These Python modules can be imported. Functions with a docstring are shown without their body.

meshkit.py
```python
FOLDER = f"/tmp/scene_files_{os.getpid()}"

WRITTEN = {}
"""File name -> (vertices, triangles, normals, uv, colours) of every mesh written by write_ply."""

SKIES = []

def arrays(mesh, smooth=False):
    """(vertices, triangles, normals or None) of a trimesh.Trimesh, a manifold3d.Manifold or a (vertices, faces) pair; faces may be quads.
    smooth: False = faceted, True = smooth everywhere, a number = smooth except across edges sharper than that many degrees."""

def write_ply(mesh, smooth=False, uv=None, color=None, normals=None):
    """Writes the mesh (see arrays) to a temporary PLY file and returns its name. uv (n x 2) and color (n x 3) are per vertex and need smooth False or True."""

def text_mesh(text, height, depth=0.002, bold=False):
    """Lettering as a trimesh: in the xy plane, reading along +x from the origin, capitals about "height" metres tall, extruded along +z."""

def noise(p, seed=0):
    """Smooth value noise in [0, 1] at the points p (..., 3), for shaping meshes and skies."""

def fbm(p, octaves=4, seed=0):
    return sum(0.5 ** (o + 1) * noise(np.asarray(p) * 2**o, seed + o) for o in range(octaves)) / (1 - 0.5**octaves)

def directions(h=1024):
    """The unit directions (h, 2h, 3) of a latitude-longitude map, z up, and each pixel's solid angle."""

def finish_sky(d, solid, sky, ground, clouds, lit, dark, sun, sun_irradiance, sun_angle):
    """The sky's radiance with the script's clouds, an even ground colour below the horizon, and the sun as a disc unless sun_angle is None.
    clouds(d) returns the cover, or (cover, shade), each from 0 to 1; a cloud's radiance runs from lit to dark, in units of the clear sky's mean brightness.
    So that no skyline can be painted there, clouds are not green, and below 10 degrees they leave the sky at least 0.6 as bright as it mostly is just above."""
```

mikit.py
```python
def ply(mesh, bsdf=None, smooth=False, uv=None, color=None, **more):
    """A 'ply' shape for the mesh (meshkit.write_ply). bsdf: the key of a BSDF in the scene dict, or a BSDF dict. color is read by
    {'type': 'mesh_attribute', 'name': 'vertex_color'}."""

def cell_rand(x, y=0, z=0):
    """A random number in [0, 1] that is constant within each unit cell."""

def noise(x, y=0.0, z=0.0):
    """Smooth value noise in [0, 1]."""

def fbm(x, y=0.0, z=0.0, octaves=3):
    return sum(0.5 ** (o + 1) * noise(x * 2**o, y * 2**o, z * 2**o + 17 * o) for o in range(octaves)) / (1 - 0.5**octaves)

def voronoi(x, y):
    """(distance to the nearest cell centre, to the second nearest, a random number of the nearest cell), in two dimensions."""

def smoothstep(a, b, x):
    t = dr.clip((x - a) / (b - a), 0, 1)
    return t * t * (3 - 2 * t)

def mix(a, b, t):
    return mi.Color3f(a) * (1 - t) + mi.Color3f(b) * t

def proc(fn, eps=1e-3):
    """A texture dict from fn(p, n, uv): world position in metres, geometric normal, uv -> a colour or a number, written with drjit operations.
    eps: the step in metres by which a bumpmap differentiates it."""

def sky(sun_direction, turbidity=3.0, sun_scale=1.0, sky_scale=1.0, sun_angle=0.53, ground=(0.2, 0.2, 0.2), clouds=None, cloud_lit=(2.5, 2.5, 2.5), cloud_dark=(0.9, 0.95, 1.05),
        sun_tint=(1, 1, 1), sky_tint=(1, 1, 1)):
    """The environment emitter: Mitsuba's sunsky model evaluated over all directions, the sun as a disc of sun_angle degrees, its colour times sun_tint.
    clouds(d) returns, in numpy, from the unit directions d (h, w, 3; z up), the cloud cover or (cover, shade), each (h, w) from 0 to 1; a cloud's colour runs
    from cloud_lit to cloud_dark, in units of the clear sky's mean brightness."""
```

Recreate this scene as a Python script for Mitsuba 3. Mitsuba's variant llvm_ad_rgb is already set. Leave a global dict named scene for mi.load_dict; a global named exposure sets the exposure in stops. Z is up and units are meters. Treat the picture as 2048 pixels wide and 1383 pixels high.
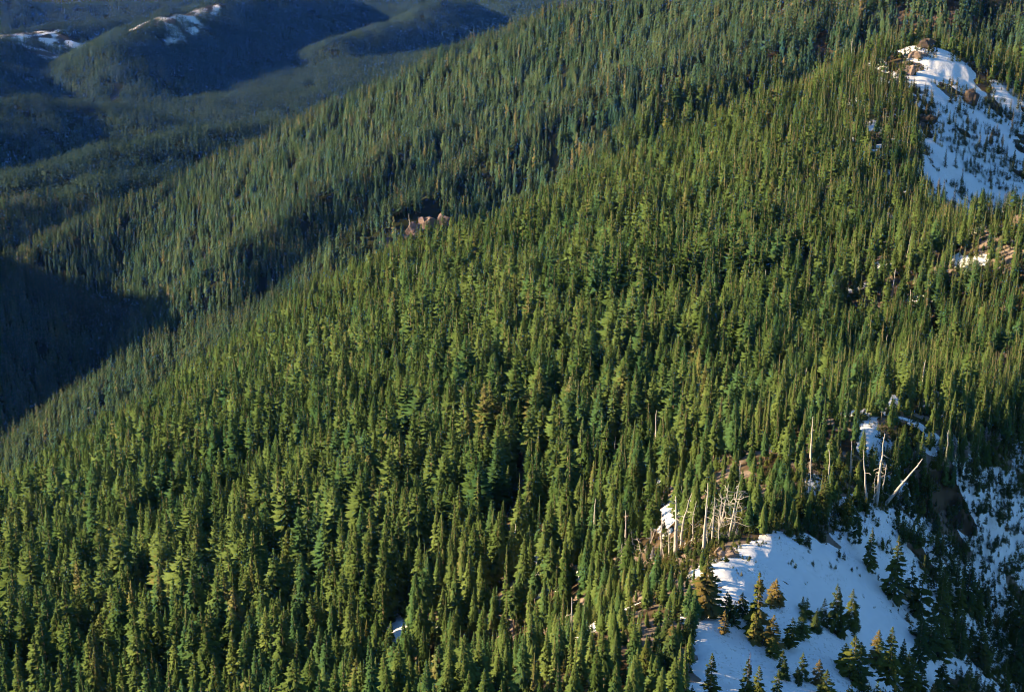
import math, random
import numpy as np, trimesh
import mitsuba as mi, drjit as dr
import mikit, meshkit
from scipy.interpolate import RBFInterpolator
from scipy.spatial import Delaunay, cKDTree

T = mi.ScalarTransform4f
scene, labels = {}, {}

# ------------------------------------------------------------------ camera, sky, exposure
CAM = np.array([0.0, 0.0, 1400.0])
FOV, PITCH = 35.0, 20.0
F = 1024.0 / math.tan(math.radians(FOV / 2))
cp, sp = math.cos(math.radians(PITCH)), math.sin(math.radians(PITCH))
scene['air'] = {'type': 'homogeneous', 'albedo': {'type': 'rgb', 'value': [.93, .95, .97]}, 'sigma_t': {'type': 'rgb', 'value': [5e-7, 2.4e-6, 1.35e-5]}}
scene['camera'] = {'type': 'perspective', 'fov': FOV, 'fov_axis': 'x', 'near_clip': 1.0, 'far_clip': 60000.0,
                   'to_world': T().look_at(origin=CAM.tolist(), target=[0, cp, CAM[2] - sp], up=[0, 0, 1]), 'medium': {'type': 'ref', 'id': 'air'}}
SUN_EL, SUN_AZ = 20.0, 3.0          # elevation; degrees behind exact left
SUN = np.array([-math.cos(math.radians(SUN_AZ)) * math.cos(math.radians(SUN_EL)),
                -math.sin(math.radians(SUN_AZ)) * math.cos(math.radians(SUN_EL)), math.sin(math.radians(SUN_EL))])
scene['sky'] = mikit.sky(SUN.tolist(), turbidity=3, sky_scale=.46, sky_tint=(.66, .97, 1.24))
exposure = 3.52

# ------------------------------------------------------------------ terrain
def at(u, v, R):
    """The point of the place that the photograph's pixel shows at this distance from the camera."""
    d = np.array([(u - 1024) / F, 0, 0]) + np.array([0, cp, -sp]) + (691.5 - v) / F * np.array([0, sp, cp])
    return CAM + d / np.linalg.norm(d) * R

CREST = [(1250,1560,250),(1345,1400,300),(1385,1260,335),(1440,1140,365),(1540,1072,392),(1640,1045,422),(1750,1000,455),(1900,945,500),(2048,862,575),
         (2180,800,660),(2200,640,740),(2090,430,860),(1960,470,930),(1850,400,1010),(1838,310,1100),(1820,210,1210),(1848,95,1330),(1770,150,1290),
         (2048,168,1372),(2250,228,1372)]
SLOPE = [(1000,1383,400),(600,1383,460),(300,1383,520),(0,1383,580),(-300,1383,650),(1250,1150,425),(900,1150,540),(600,1150,610),(300,1150,700),(0,1180,760),
         (1500,900,560),(1200,900,620),(900,900,700),(600,900,800),(350,950,870),(1800,750,700),(1500,700,760),(1200,700,840),(900,700,930),(650,740,1040),
         (1700,500,900),(1400,480,1000),(1150,520,1100),(900,570,1150),(1600,300,1120),(1400,360,1200),(1700,200,1230),(1950,650,790)]
BROW = [(1560,225,1310),(1350,325,1320),(1000,495,1270),(760,603,1210),(550,748,1110),(400,868,1010),(200,988,900),(0,1108,820),(-300,1260,740)]
EAST = [(1600,1200,374),(1500,1300,340),(1450,1383,318),(1700,1300,366),(1650,1383,336),(1850,1383,385),(2048,1383,470),(1900,1150,470),(2048,1150,525),(2048,1000,548),
        (1900,1300,425),(1800,1200,425),(1700,1200,398),(2200,1150,570),(2300,1383,520),(1900,1020,498),
        (1900,200,1250),(1950,300,1175),(2048,300,1225),(2048,400,1135),(1950,400,1100),(2048,210,1315),(1950,185,1300),(1905,135,1315),(2000,440,1085),
        (2250,300,1260),(2250,420,1160),(2400,650,940)]
near_pts = [at(*q) for q in CREST + SLOPE + BROW + EAST]
for i, q in enumerate(BROW):                       # beyond the brow the slope steepens and plunges to the gullies
    p = at(*q)
    o = np.array([0.15, 1.0]) if i < 2 else np.array([-0.45, 0.9]) if i < 4 else np.array([-0.85, 0.5]) if i < 7 else np.array([-1.0, 0.2])
    o = o / np.linalg.norm(o)
    for d, dz in ((130, 75), (330, 225)):
        near_pts.append(np.array([p[0] + o[0] * d, p[1] + o[1] * d, p[2] - dz]))
for q, d in (((1848,95,1330), (0.1, 1.0)), ((2048,165,1320), (0.1, 1.0)), ((2250,210,1300), (0.1, 1.0))):
    p = at(*q); near_pts.append(np.array([p[0] + d[0] * 120, p[1] + d[1] * 120, p[2] - 70]))
    near_pts.append(np.array([p[0] + d[0] * 300, p[1] + d[1] * 300, p[2] - 170]))
near_pts = np.array(near_pts)
RBF = RBFInterpolator(near_pts[:, :2], near_pts[:, 2], kernel='thin_plate_spline', smoothing=2.0)
HULL = Delaunay(near_pts[:, :2])
from shapely.geometry import MultiPoint
import shapely
HPOLY = MultiPoint(near_pts[:, :2]).convex_hull

def smax(a, b, k):
    h = np.maximum(k - np.abs(a - b), 0.0) / k
    return np.maximum(a, b) + h * h * k * 0.25

# ridges beyond: pixel, distance; slope of the flanks; rounding of the crest
RIDGES = [
    # spur that comes down from the range behind the peak, with its ribs
    ([(2600,150,1500),(2350,0,1750),(1900,-90,2150),(1500,-75,2450),(1140,15,2600),(900,110,2720),(700,198,2800),(604,240,2850),(477,300,2900),(394,352,2920),(255,415,2900),(130,478,2860),(-40,590,2780)], 0.78, 40),
    ([(1330,40,2450),(1018,195,2480),(795,300,2450),(640,400,2400),(560,465,2330),(470,520,2280)], .85, 18),
    ([(1640,20,2080),(1440,100,2080),(1210,185,2080),(955,335,2060),(800,430,2010),(690,500,1990)], .95, 12),
    ([(1900,-20,1850),(1720,30,1840),(1560,100,1820),(1430,170,1800),(1330,230,1780)], .95, 12),
    # spur below the brow of the near slope
    ([(900,500,1450),(760,570,1600),(600,620,1750),(450,665,1850),(350,705,1900)], 0.7, 25),
    # low hills of the valley
    ([(640,268,4000),(460,278,3800),(250,292,3600),(130,330,3450),(0,385,3350),(-250,490,3150)], 0.45, 50),
    ([(300,352,3250),(200,352,3150),(80,385,3080),(-100,470,2900)], 0.5, 30),
    ([(-80,230,4600),(20,210,4750),(100,201,4850),(180,210,4850),(280,252,4700),(420,300,4500)], 0.4, 60),
    ([(225,88,6100),(270,58,6500),(350,30,7000),(470,8,7600),(640,-15,8300)], 0.52, 50),
    ([(660,92,6900),(760,58,7400),(920,4,8300)], 0.5, 50),
    ([(-260,180,5200),(-120,110,6000),(20,78,6800),(180,52,7500),(300,36,8000)], 0.40, 60),
    ([(-300,0,9800),(100,14,9700),(300,6,9700),(600,-2,9900),(1000,-14,10200)], 0.3, 80),
]
RIDGES = [(np.array([at(*q) for q in pts]), s, r) for pts, s, r in RIDGES]
# a shoulder of the mountain outside the frame to the left, whose shadow fills the valley at the foot of the spurs
RIDGES.append((np.array([[-2400, 1600, 1190], [-1500, 1985, 1060], [-1180, 2085, 970], [-960, 2150, 830.0]]), 0.7, 40))
RIDGES.append((np.array([[-4200, 3300, 1000], [-2600, 3900, 900], [-1900, 4050, 700.0]]), 0.5, 60))

def roof(x, y, ridge):
    P, s, r = ridge
    best = np.full(x.shape, -1e9)
    for a, b in zip(P[:-1], P[1:]):
        d = b - a
        L = d[0] ** 2 + d[1] ** 2
        t = np.clip(((x - a[0]) * d[0] + (y - a[1]) * d[1]) / L, 0, 1)
        dist = np.hypot(x - a[0] - t * d[0], y - a[1] - t * d[1])
        best = np.maximum(best, a[2] + t * d[2] - s * (np.sqrt(dist ** 2 + r * r) - r))
    return best

def ground_height(x, y):
    x, y = np.asarray(x, float), np.asarray(y, float)
    sh = x.shape; x, y = x.ravel(), y.ravel()
    # valley floor falls away to the left and towards the far valley
    h = np.interp(y, [800, 2200, 3500, 4500, 5500, 6400, 7500, 9000, 16000], [560, 575, 480, 370, 280, 235, 120, 40, 0]) + 0.05 * np.clip(x + 600, -1500, 2500)
    h = h + 60 * (meshkit.fbm(np.stack([x / 900, y / 900, 0 * x], -1), 3) - 0.5)
    for rg in RIDGES:
        h = smax(h, roof(x, y, rg), 18)
    far = np.clip((np.hypot(x, y) - 1500) / 1500, 0, 1)
    h = h + far * 70 * (meshkit.fbm(np.stack([x / 420, y / 420, 0 * x + 3], -1), 4) - 0.5)
    m = (x > -1600) & (x < 1600) & (y > -700) & (y < 2600)
    if m.any():
        pts = shapely.points(x[m], y[m])
        out = shapely.distance(HPOLY, pts)
        inside = np.full(m.sum(), -1e9)
        c = np.stack([x[m], y[m]], -1)
        o = out > 0
        if o.any():
            line = HPOLY.exterior
            s = shapely.line_locate_point(line, pts[o])
            q = shapely.line_interpolate_point(line, s)
            c[o] = np.stack([shapely.get_x(q), shapely.get_y(q)], -1)
        z = RBF(c) - 0.62 * out
        z = z + 10 * (meshkit.fbm(np.stack([x[m] / 95, y[m] / 95, 0 * c[:, 0] + 9], -1), 3) - 0.5) * np.clip((np.hypot(x[m], y[m]) - 420) / 250, 0, 1)
        h[m] = smax(h[m], z, 25)
    return h.reshape(sh)

def polar_grid(r0, r1, ratio, az_in, da_in, da_out):
    rr = [r0]
    while rr[-1] < r1: rr.append(rr[-1] * ratio)
    az = np.concatenate([np.arange(-az_in, az_in + 1e-9, da_in), np.arange(az_in + da_out, 360 - az_in - 1e-9, da_out)])
    return np.array(rr), np.radians(az)


rr, az = polar_grid(40, 16000, 1.009, 26, 0.14, 3.0)
A, R_ = np.meshgrid(az, rr)
X, Y = R_ * np.sin(A), R_ * np.cos(A)
Z = ground_height(X, Y)
n_r, n_a = X.shape
idx = np.arange(n_r * n_a).reshape(n_r, n_a)
nx = np.roll(idx, -1, axis=1)
quads = np.stack([idx[:-1], nx[:-1], nx[1:], idx[1:]], -1).reshape(-1, 4)[:, ::-1]
V = np.stack([X, Y, Z], -1).reshape(-1, 3)
V = np.vstack([V, [[0, 0, float(Z[0].mean())]]])
tri = np.vstack([quads[:, [0, 1, 2]], quads[:, [0, 2, 3]], np.stack([nx[0], idx[0], np.full(n_a, len(V) - 1)], -1)])

CUT = [(at(385, 30, 6950), 75, 600), (at(150, 92, 6800), 420, 330)]   # logged clearings in the far valley: centre, half widths
def in_cut(x, y): return min((((x - c[0]) / a) ** 2 + ((y - c[1]) / b) ** 2 for c, a, b in CUT), key=lambda q: 0) if False else np.min([((x - c[0]) / a) ** 2 + ((y - c[1]) / b) ** 2 for c, a, b in CUT], axis=0) < 1

def floor_colour(p, n, uv):
    a = mikit.fbm(p.x / 5, p.y / 5, p.z / 5, 3)
    c = mikit.mix((.04, .03, .018), (.12, .09, .06), mikit.smoothstep(.35, .7, a))
    c = mikit.mix((.028, .034, .018), c, mikit.smoothstep(1020, 1120, p.z))
    rock = mikit.smoothstep(.46, .56, mikit.fbm(p.x / 14 + 5, p.y / 14, p.z / 7, 3)) * mikit.smoothstep(1120, 1170, p.z) * mikit.smoothstep(.93, .84, n.z)
    c = mikit.mix(c, mikit.mix((.13, .105, .085), (.34, .27, .22), mikit.fbm(p.x / 2.5, p.y / 2.5, p.z / 1.2, 3)), rock)
    cut = mi.Float(0)
    for o, ax, ay in CUT:
        cut = dr.maximum(cut, mikit.smoothstep(1.0, .75, dr.sqrt(dr.square((p.x - o[0]) / ax) + dr.square((p.y - o[1]) / ay)) + .5 * (mikit.fbm(p.x / 90, p.y / 90, 0, 3) - .5)))
    snow = mikit.mix((.10, .085, .06), (.75, .76, .8), mikit.smoothstep(.44, .56, mikit.fbm(p.x / 40, p.y / 90, 2, 3)))
    return mikit.mix(c, snow, cut)

def bsdf(name, colour, rough=None):
    r = mikit.proc(colour) if callable(colour) else {'type': 'rgb', 'value': list(colour)}
    scene[name] = {'type': 'twosided', 'b': {'type': 'diffuse', 'reflectance': r}}

bsdf('forest_floor', floor_colour)
scene['ground'] = mikit.ply((V, tri), 'forest_floor', smooth=True)
labels['ground'] = {'label': 'mountain ground of brown soil and rock under the forest', 'kind': 'structure'}

# which azimuth and distance the camera can see: running horizon along each azimuth of the sheet
FW = az <= np.radians(26.001)
order = np.argsort(az[FW])
EL = (Z[:, FW] - CAM[2])[:, order] / R_[:, FW][:, order]
HORIZON = np.maximum.accumulate(EL, axis=0)
AZ0 = az[FW][order][0]; DAZ = np.radians(0.14)
def visible(x, y, top):
    r = np.hypot(x, y); a = np.arctan2(x, y)
    i = np.clip(np.searchsorted(rr, r) - 3, 0, len(rr) - 1)
    j = np.clip(np.round((a - AZ0) / DAZ).astype(int), 0, HORIZON.shape[1] - 1)
    return (top - CAM[2]) / r > HORIZON[i, j]
def pixel(p):
    d = np.asarray(p) - CAM
    f = d[..., 1] * cp - d[..., 2] * sp
    return 1024 + F * d[..., 0] / f, 691.5 - F * (d[..., 1] * sp + d[..., 2] * cp) / f
def ground_at(u, v, lo=150, hi=9000):
    """The point of the ground that the pixel shows."""
    R = np.geomspace(lo, hi, 1500)
    P = np.array([at(u, v, r) for r in R])
    below = P[:, 2] < ground_height(P[:, 0], P[:, 1])
    k = max(int(np.argmax(below)), 1)
    R = np.linspace(R[k - 1], R[k], 40)
    P = np.array([at(u, v, r) for r in R])
    return P[int(np.argmax(P[:, 2] < ground_height(P[:, 0], P[:, 1])))]

# ------------------------------------------------------------------ conifers
def tube(p, r, n=5):
    """A tapered tube along the points p with radii r."""
    p, r = np.asarray(p, float), np.asarray(r, float)
    d = np.gradient(p, axis=0); d /= np.linalg.norm(d, axis=1, keepdims=True) + 1e-12
    ref = np.where(np.abs(d[:, 2:3]) > .9, [[1.0, 0, 0]], [[0, 0, 1.0]])
    a = np.cross(d, ref); a /= np.linalg.norm(a, axis=1, keepdims=True)
    b = np.cross(d, a)
    t = np.arange(n) * 2 * np.pi / n
    v = p[:, None] + r[:, None, None] * (np.cos(t)[None, :, None] * a[:, None] + np.sin(t)[None, :, None] * b[:, None])
    i = np.arange(len(p) - 1)[:, None] * n; k = np.arange(n)[None]
    q = np.stack([i + k, i + (k + 1) % n, i + n + (k + 1) % n, i + n + k], -1).reshape(-1, 4)
    return v.reshape(-1, 3), np.vstack([q[:, [0, 1, 2]], q[:, [0, 2, 3]]])

def join(parts):
    """Meshes (vertices, triangles[, normals]) as one."""
    o, fs = 0, []
    for m in parts:
        fs.append(np.asarray(m[1]) + o); o += len(m[0])
    out = (np.vstack([m[0] for m in parts]), np.vstack(fs))
    return out + (np.vstack([m[2] for m in parts]),) if len(parts[0]) == 3 else out

def leafy(m):
    """The crown with soft normals, as needles scatter light over the whole bough: between the bough's own and the crown's outward direction."""
    v, f = m[:2]
    fn = np.cross(v[f[:, 1]] - v[f[:, 0]], v[f[:, 2]] - v[f[:, 0]])
    fn *= np.where(fn[:, 2:3] < 0, -1, 1)
    n = np.zeros_like(v)
    for k in range(3): np.add.at(n, f[:, k], fn)
    n /= np.linalg.norm(n, axis=1, keepdims=True) + 1e-12
    out = np.stack([v[:, 0], v[:, 1], np.zeros(len(v))], -1)
    out /= np.linalg.norm(out, axis=1, keepdims=True) + 1e-9
    n = .85 * n + .55 * out + [0, 0, .08]
    return v, f, n / np.linalg.norm(n, axis=1, keepdims=True)

def crown_ply(m, leaf):
    path = meshkit.write_ply(m[:2], False, normals=m[2])
    return {'type': 'ply', 'filename': path, 'face_normals': False, 'bsdf': {'type': 'ref', 'id': leaf}}

def moved(m, o): return (m[0] + o,) + tuple(m[1:])

def fronds(base, az, length, pitch, width, sag, rng, sides):
    """Drooping boughs: a roof-shaped kite each, with side sprays. All arguments are arrays of n."""
    out = []
    n = len(az)
    def kite(b, a, L, pt, w, s):
        d = np.stack([np.cos(a) * np.cos(pt), np.sin(a) * np.cos(pt), np.sin(pt)], -1)
        side = np.stack([-np.sin(a), np.cos(a), 0 * a], -1)
        mid = b + d * (L * .55)[:, None] + np.stack([0 * a, 0 * a, s * L * .25], -1)
        tip = b + d * L[:, None] - np.stack([0 * a, 0 * a, s * L * .45], -1)
        drop = np.stack([0 * a, 0 * a, -w * rng.uniform(.35, .9, len(a))], -1)
        l = b + d * (L * rng.uniform(.45, .7, len(a)))[:, None] + side * w[:, None] + drop
        r = b + d * (L * rng.uniform(.45, .7, len(a)))[:, None] - side * w[:, None] + drop
        v = np.stack([b, l, mid, tip, r], 1).reshape(-1, 3)
        i = np.arange(len(a))[:, None] * 5
        f = np.concatenate([i + [0, 1, 2], i + [1, 3, 2], i + [2, 3, 4], i + [0, 2, 4]])
        return v, f
    out.append(kite(base, az, length, pitch, width, sag))
    for k in range(sides):
        sgn = (-1) ** k
        t = rng.uniform(.3, .65, n)
        d = np.stack([np.cos(az) * np.cos(pitch), np.sin(az) * np.cos(pitch), np.sin(pitch)], -1)
        b = base + d * (length * t)[:, None]
        out.append(kite(b, az + sgn * rng.uniform(.5, .95, n), length * (1.02 - t) * rng.uniform(.6, .95, n), pitch - rng.uniform(0, .35, n), width * .6, sag))
    return join(out)

def flat_fronds(base, az, length, pitch, width, rng):
    """Two triangles a bough, for trees that stand far off."""
    d = np.stack([np.cos(az) * np.cos(pitch), np.sin(az) * np.cos(pitch), np.sin(pitch)], -1)
    side = np.stack([-np.sin(az), np.cos(az), 0 * az], -1)
    drop = np.stack([0 * az, 0 * az, -width * rng.uniform(.4, .9, len(az))], -1)
    tip = base + d * length[:, None]
    m = base + d * (length * .6)[:, None]
    v = np.stack([base, m + side * width[:, None] + drop, tip, m - side * width[:, None] + drop], 1).reshape(-1, 3)
    i = np.arange(len(az))[:, None] * 4
    return v, np.concatenate([i + [0, 1, 2], i + [0, 2, 3]])

def crown_radius(h, shape):
    """Share of the full radius at height h (0 lowest bough, 1 tip)."""
    if shape == 'spire': return np.where(h > .86, .35, 1) * (1 - h) ** .7 * (.6 + .4 * (1 - h))
    if shape == 'old': return np.minimum(1, 1.6 * (1 - h)) ** .8 * np.minimum(1, .5 + 2 * h)
    return np.minimum(1, (1 - h) ** .8 * 1.1) * np.minimum(1, .72 + 1.3 * h)

def conifer(H, R, shape, whorls, per, detail, seed, clear=.2, gaps=.1):
    """(crown, trunk) of a conifer of height H and crown radius R: whorls of drooping boughs on a tapered stem."""
    rng = np.random.default_rng(seed)
    bend = rng.normal(0, .012 * H, 2)
    def stem(t): return np.stack([bend[0] * np.sin(t * 2.4), bend[1] * np.sin(t * 2.1 + .4) - bend[1] * math.sin(.4), t * H], -1)
    h = (np.arange(whorls) + rng.uniform(0, .8, whorls)) / whorls
    h = 1 - (1 - h) ** 1.12
    hh = np.repeat(h, per) + rng.normal(0, .35 / whorls, whorls * per)
    hh = np.clip(hh, 0, .985)
    lobe = rng.uniform(0, 2 * np.pi, 3)
    a = (np.tile(np.arange(per), whorls) + np.repeat(rng.uniform(0, 1, whorls) * per, per) + rng.normal(0, .22, whorls * per)) * 2 * np.pi / per
    L = R * crown_radius(hh, shape) * rng.uniform(.62, 1.12, len(hh)) * (1 + .18 * np.sin(2 * a + lobe[0]) * np.sin(7 * hh + lobe[1]))
    L = np.maximum(L * np.repeat(rng.uniform(.78, 1.15, whorls), per), .02 * R)
    keep = rng.random(len(hh)) > gaps
    hh, a, L = hh[keep], a[keep], L[keep]
    base = stem(clear + (1 - clear) * hh)
    pitch = -.32 + .75 * hh ** 1.6 + rng.normal(0, .13, len(hh))
    step = (1 - clear) * H / whorls
    if detail >= 1:
        crown = fronds(base, a, L, pitch, np.maximum(L * .21, .4 * step), np.full(len(L), .35), rng, 2 if detail >= 2 else 0)
    else:
        crown = flat_fronds(base, a, L, pitch, np.maximum(L * (.34 if whorls < 26 else .25), .42 * step), rng)
    crown = leafy(join([crown, tube(stem(np.linspace(.93, 1.0, 2)), [.035 * R + .002 * H, .0008 * H], 3)]) if detail else crown)
    n = 6 if detail >= 1 else 3
    t = np.linspace(0, .96, n); t[0] = -.04
    trunk = tube(stem(t), H * (.013 if shape == 'spire' else .011) * (1 - .93 * np.maximum(t, 0)) + .001 * H, 6 if detail >= 1 else 3)
    return crown, trunk

def leaf_material(name, dark, light, dry=(.2, .16, .07), dry_at=.8, snow=0.0):
    def colour(p, n, uv):
        tree = mikit.noise(p.x / 6.5, p.y / 6.5, 3.0)
        stand = mikit.fbm(p.x / 70, p.y / 70, 1.0, 2)
        fine = mikit.noise(p.x * 1.7, p.y * 1.7, p.z * 1.7)
        c = mikit.mix(dark, light, dr.clip(-.02 + .8 * tree + .7 * (stand - .5) + .45 * (fine - .4), 0, 1))
        c = mikit.mix(c, (dark[0] * 1.1, dark[1] * 1.35, dark[2] * 1.9), .75 * mikit.smoothstep(.55, .8, mikit.noise(p.x / 7.3 + 11, p.y / 7.3, 21.0)))
        c = mikit.mix(c, dry, mikit.smoothstep(dry_at, dry_at + .12, mikit.noise(p.x / 5.2 + 40, p.y / 5.2, 9.0)) * .7)
        if snow > 0:
            s = mikit.smoothstep(1 - snow, 1 - snow + .05, mikit.noise(p.x * 1.8, p.y * 1.8, p.z * 1.8)) * mikit.smoothstep(.5, .62, mikit.noise(p.x / 14 + 7, p.y / 14, 5.0)) * mikit.smoothstep(.2, .5, n.z)
            c = mikit.mix(c, (.82, .84, .88), s)
        return c
    scene[name] = {'type': 'twosided', 'b': {'type': 'diffuse', 'reflectance': mikit.proc(colour)}}

leaf_material('needles', (.034, .070, .021), (.115, .166, .050), dry=(.165, .15, .06), dry_at=.83)
leaf_material('needles_snowy', (.035, .068, .020), (.118, .162, .048), dry=(.165, .15, .06), dry_at=.83, snow=.2)
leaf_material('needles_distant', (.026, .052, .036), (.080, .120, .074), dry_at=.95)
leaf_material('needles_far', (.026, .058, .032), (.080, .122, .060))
def bark_colour(p, n, uv):
    a = mikit.fbm(p.x * 2, p.y * 2, p.z * .5, 2)
    return mikit.mix((.16, .11, .07), (.36, .28, .19), a)
bsdf('bark', bark_colour)
def grey_wood(p, n, uv):
    return mikit.mix((.30, .285, .27), (.56, .53, .50), mikit.fbm(p.x * 2, p.y * 2, p.z * .6, 2))
bsdf('grey_wood', grey_wood)

NEAR = [conifer(1, .165, 'fir', 40, 8, 2, 10 + i, clear=.12 + .05 * (i % 3), gaps=.14) for i in range(5)] + \
       [conifer(1, .12, 'spire', 40, 7, 2, 20 + i, clear=.04, gaps=.14) for i in range(4)] + \
       [conifer(1, .16, 'old', 32, 7, 2, 30 + i, clear=.34, gaps=.34) for i in range(4)]
MID = [conifer(1, .17, 'fir', 30, 11, 0, 40 + i, clear=.13, gaps=.14) for i in range(5)] + \
      [conifer(1, .125, 'spire', 30, 9, 0, 50 + i, clear=.04, gaps=.14) for i in range(4)] + \
      [conifer(1, .165, 'old', 26, 12, 0, 60 + i, clear=.32, gaps=.32) for i in range(4)]
def groups(name, kinds, leaf):
    for i, (c, t) in enumerate(kinds):
        scene[f'{name}_{i}'] = {'type': 'shapegroup', 'crown': crown_ply(c, leaf), 'trunk': mikit.ply(t, 'bark')}
groups('near_tree', NEAR, 'needles_snowy')
groups('mid_tree', MID, 'needles')
OFF = [conifer(1, .18, 'fir', 21, 8, 0, 70 + i, clear=.13) for i in range(5)] + \
      [conifer(1, .13, 'spire', 20, 6, 0, 80 + i, clear=.04) for i in range(4)] + \
      [conifer(1, .175, 'old', 17, 7, 0, 90 + i, clear=.32, gaps=.2) for i in range(4)]
groups('off_tree', OFF, 'needles')

def patch(n, size, H, seed, far):
    """A square of forest, size metres wide, of n far trees, as one prototype."""
    rng = np.random.default_rng(seed)
    g = int(math.ceil(math.sqrt(n)))
    cells = np.stack(np.meshgrid(np.arange(g), np.arange(g)), -1).reshape(-1, 2)[rng.permutation(g * g)[:n]]
    xy = ((cells + rng.uniform(.05, .95, (n, 2))) / g - .5) * size
    crowns, trunks = [], []
    for k, (x, y) in enumerate(xy):
        h = H * rng.choice([.55, .8, .95, 1.05, 1.25]) * rng.uniform(.9, 1.1)
        c, t = conifer(h, h * rng.uniform(.155, .215) * (1.0 if far else 1), 'fir', *((10, 5) if far == 0 else (4, 4)), 0, seed * 100 + k, clear=.12)
        crowns.append(moved(c, [x, y, 0])); trunks.append(moved(t, [x, y, 0]))
    return join(crowns), join(trunks)
PATCH = 26.0
for i in range(6): 
    c, t = patch(15, PATCH, 25, 300 + i, 0)
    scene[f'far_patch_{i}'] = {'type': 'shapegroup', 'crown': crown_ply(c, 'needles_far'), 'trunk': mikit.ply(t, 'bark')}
BIG = 60.0
for i in range(4): 
    c, t = patch(56, BIG, 29, 400 + i, 1)
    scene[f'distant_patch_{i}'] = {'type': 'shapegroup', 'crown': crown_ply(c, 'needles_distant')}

# ------------------------------------------------------------------ where trees stand
def jitter_grid(x0, x1, y0, y1, step, seed):
    rng = np.random.default_rng(seed)
    gx, gy = np.meshgrid(np.arange(x0, x1, step), np.arange(y0, y1, step))
    return np.stack([gx.ravel(), gy.ravel()], -1) + rng.uniform(-.46, .46, (gx.size, 2)) * step, rng

crest_xy = np.array([at(*q)[:2] for q in CREST[:18]])
crest_line = shapely.LineString(crest_xy)
def plan(pix): return shapely.Polygon([ground_at(*q)[:2] for q in pix])
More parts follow.
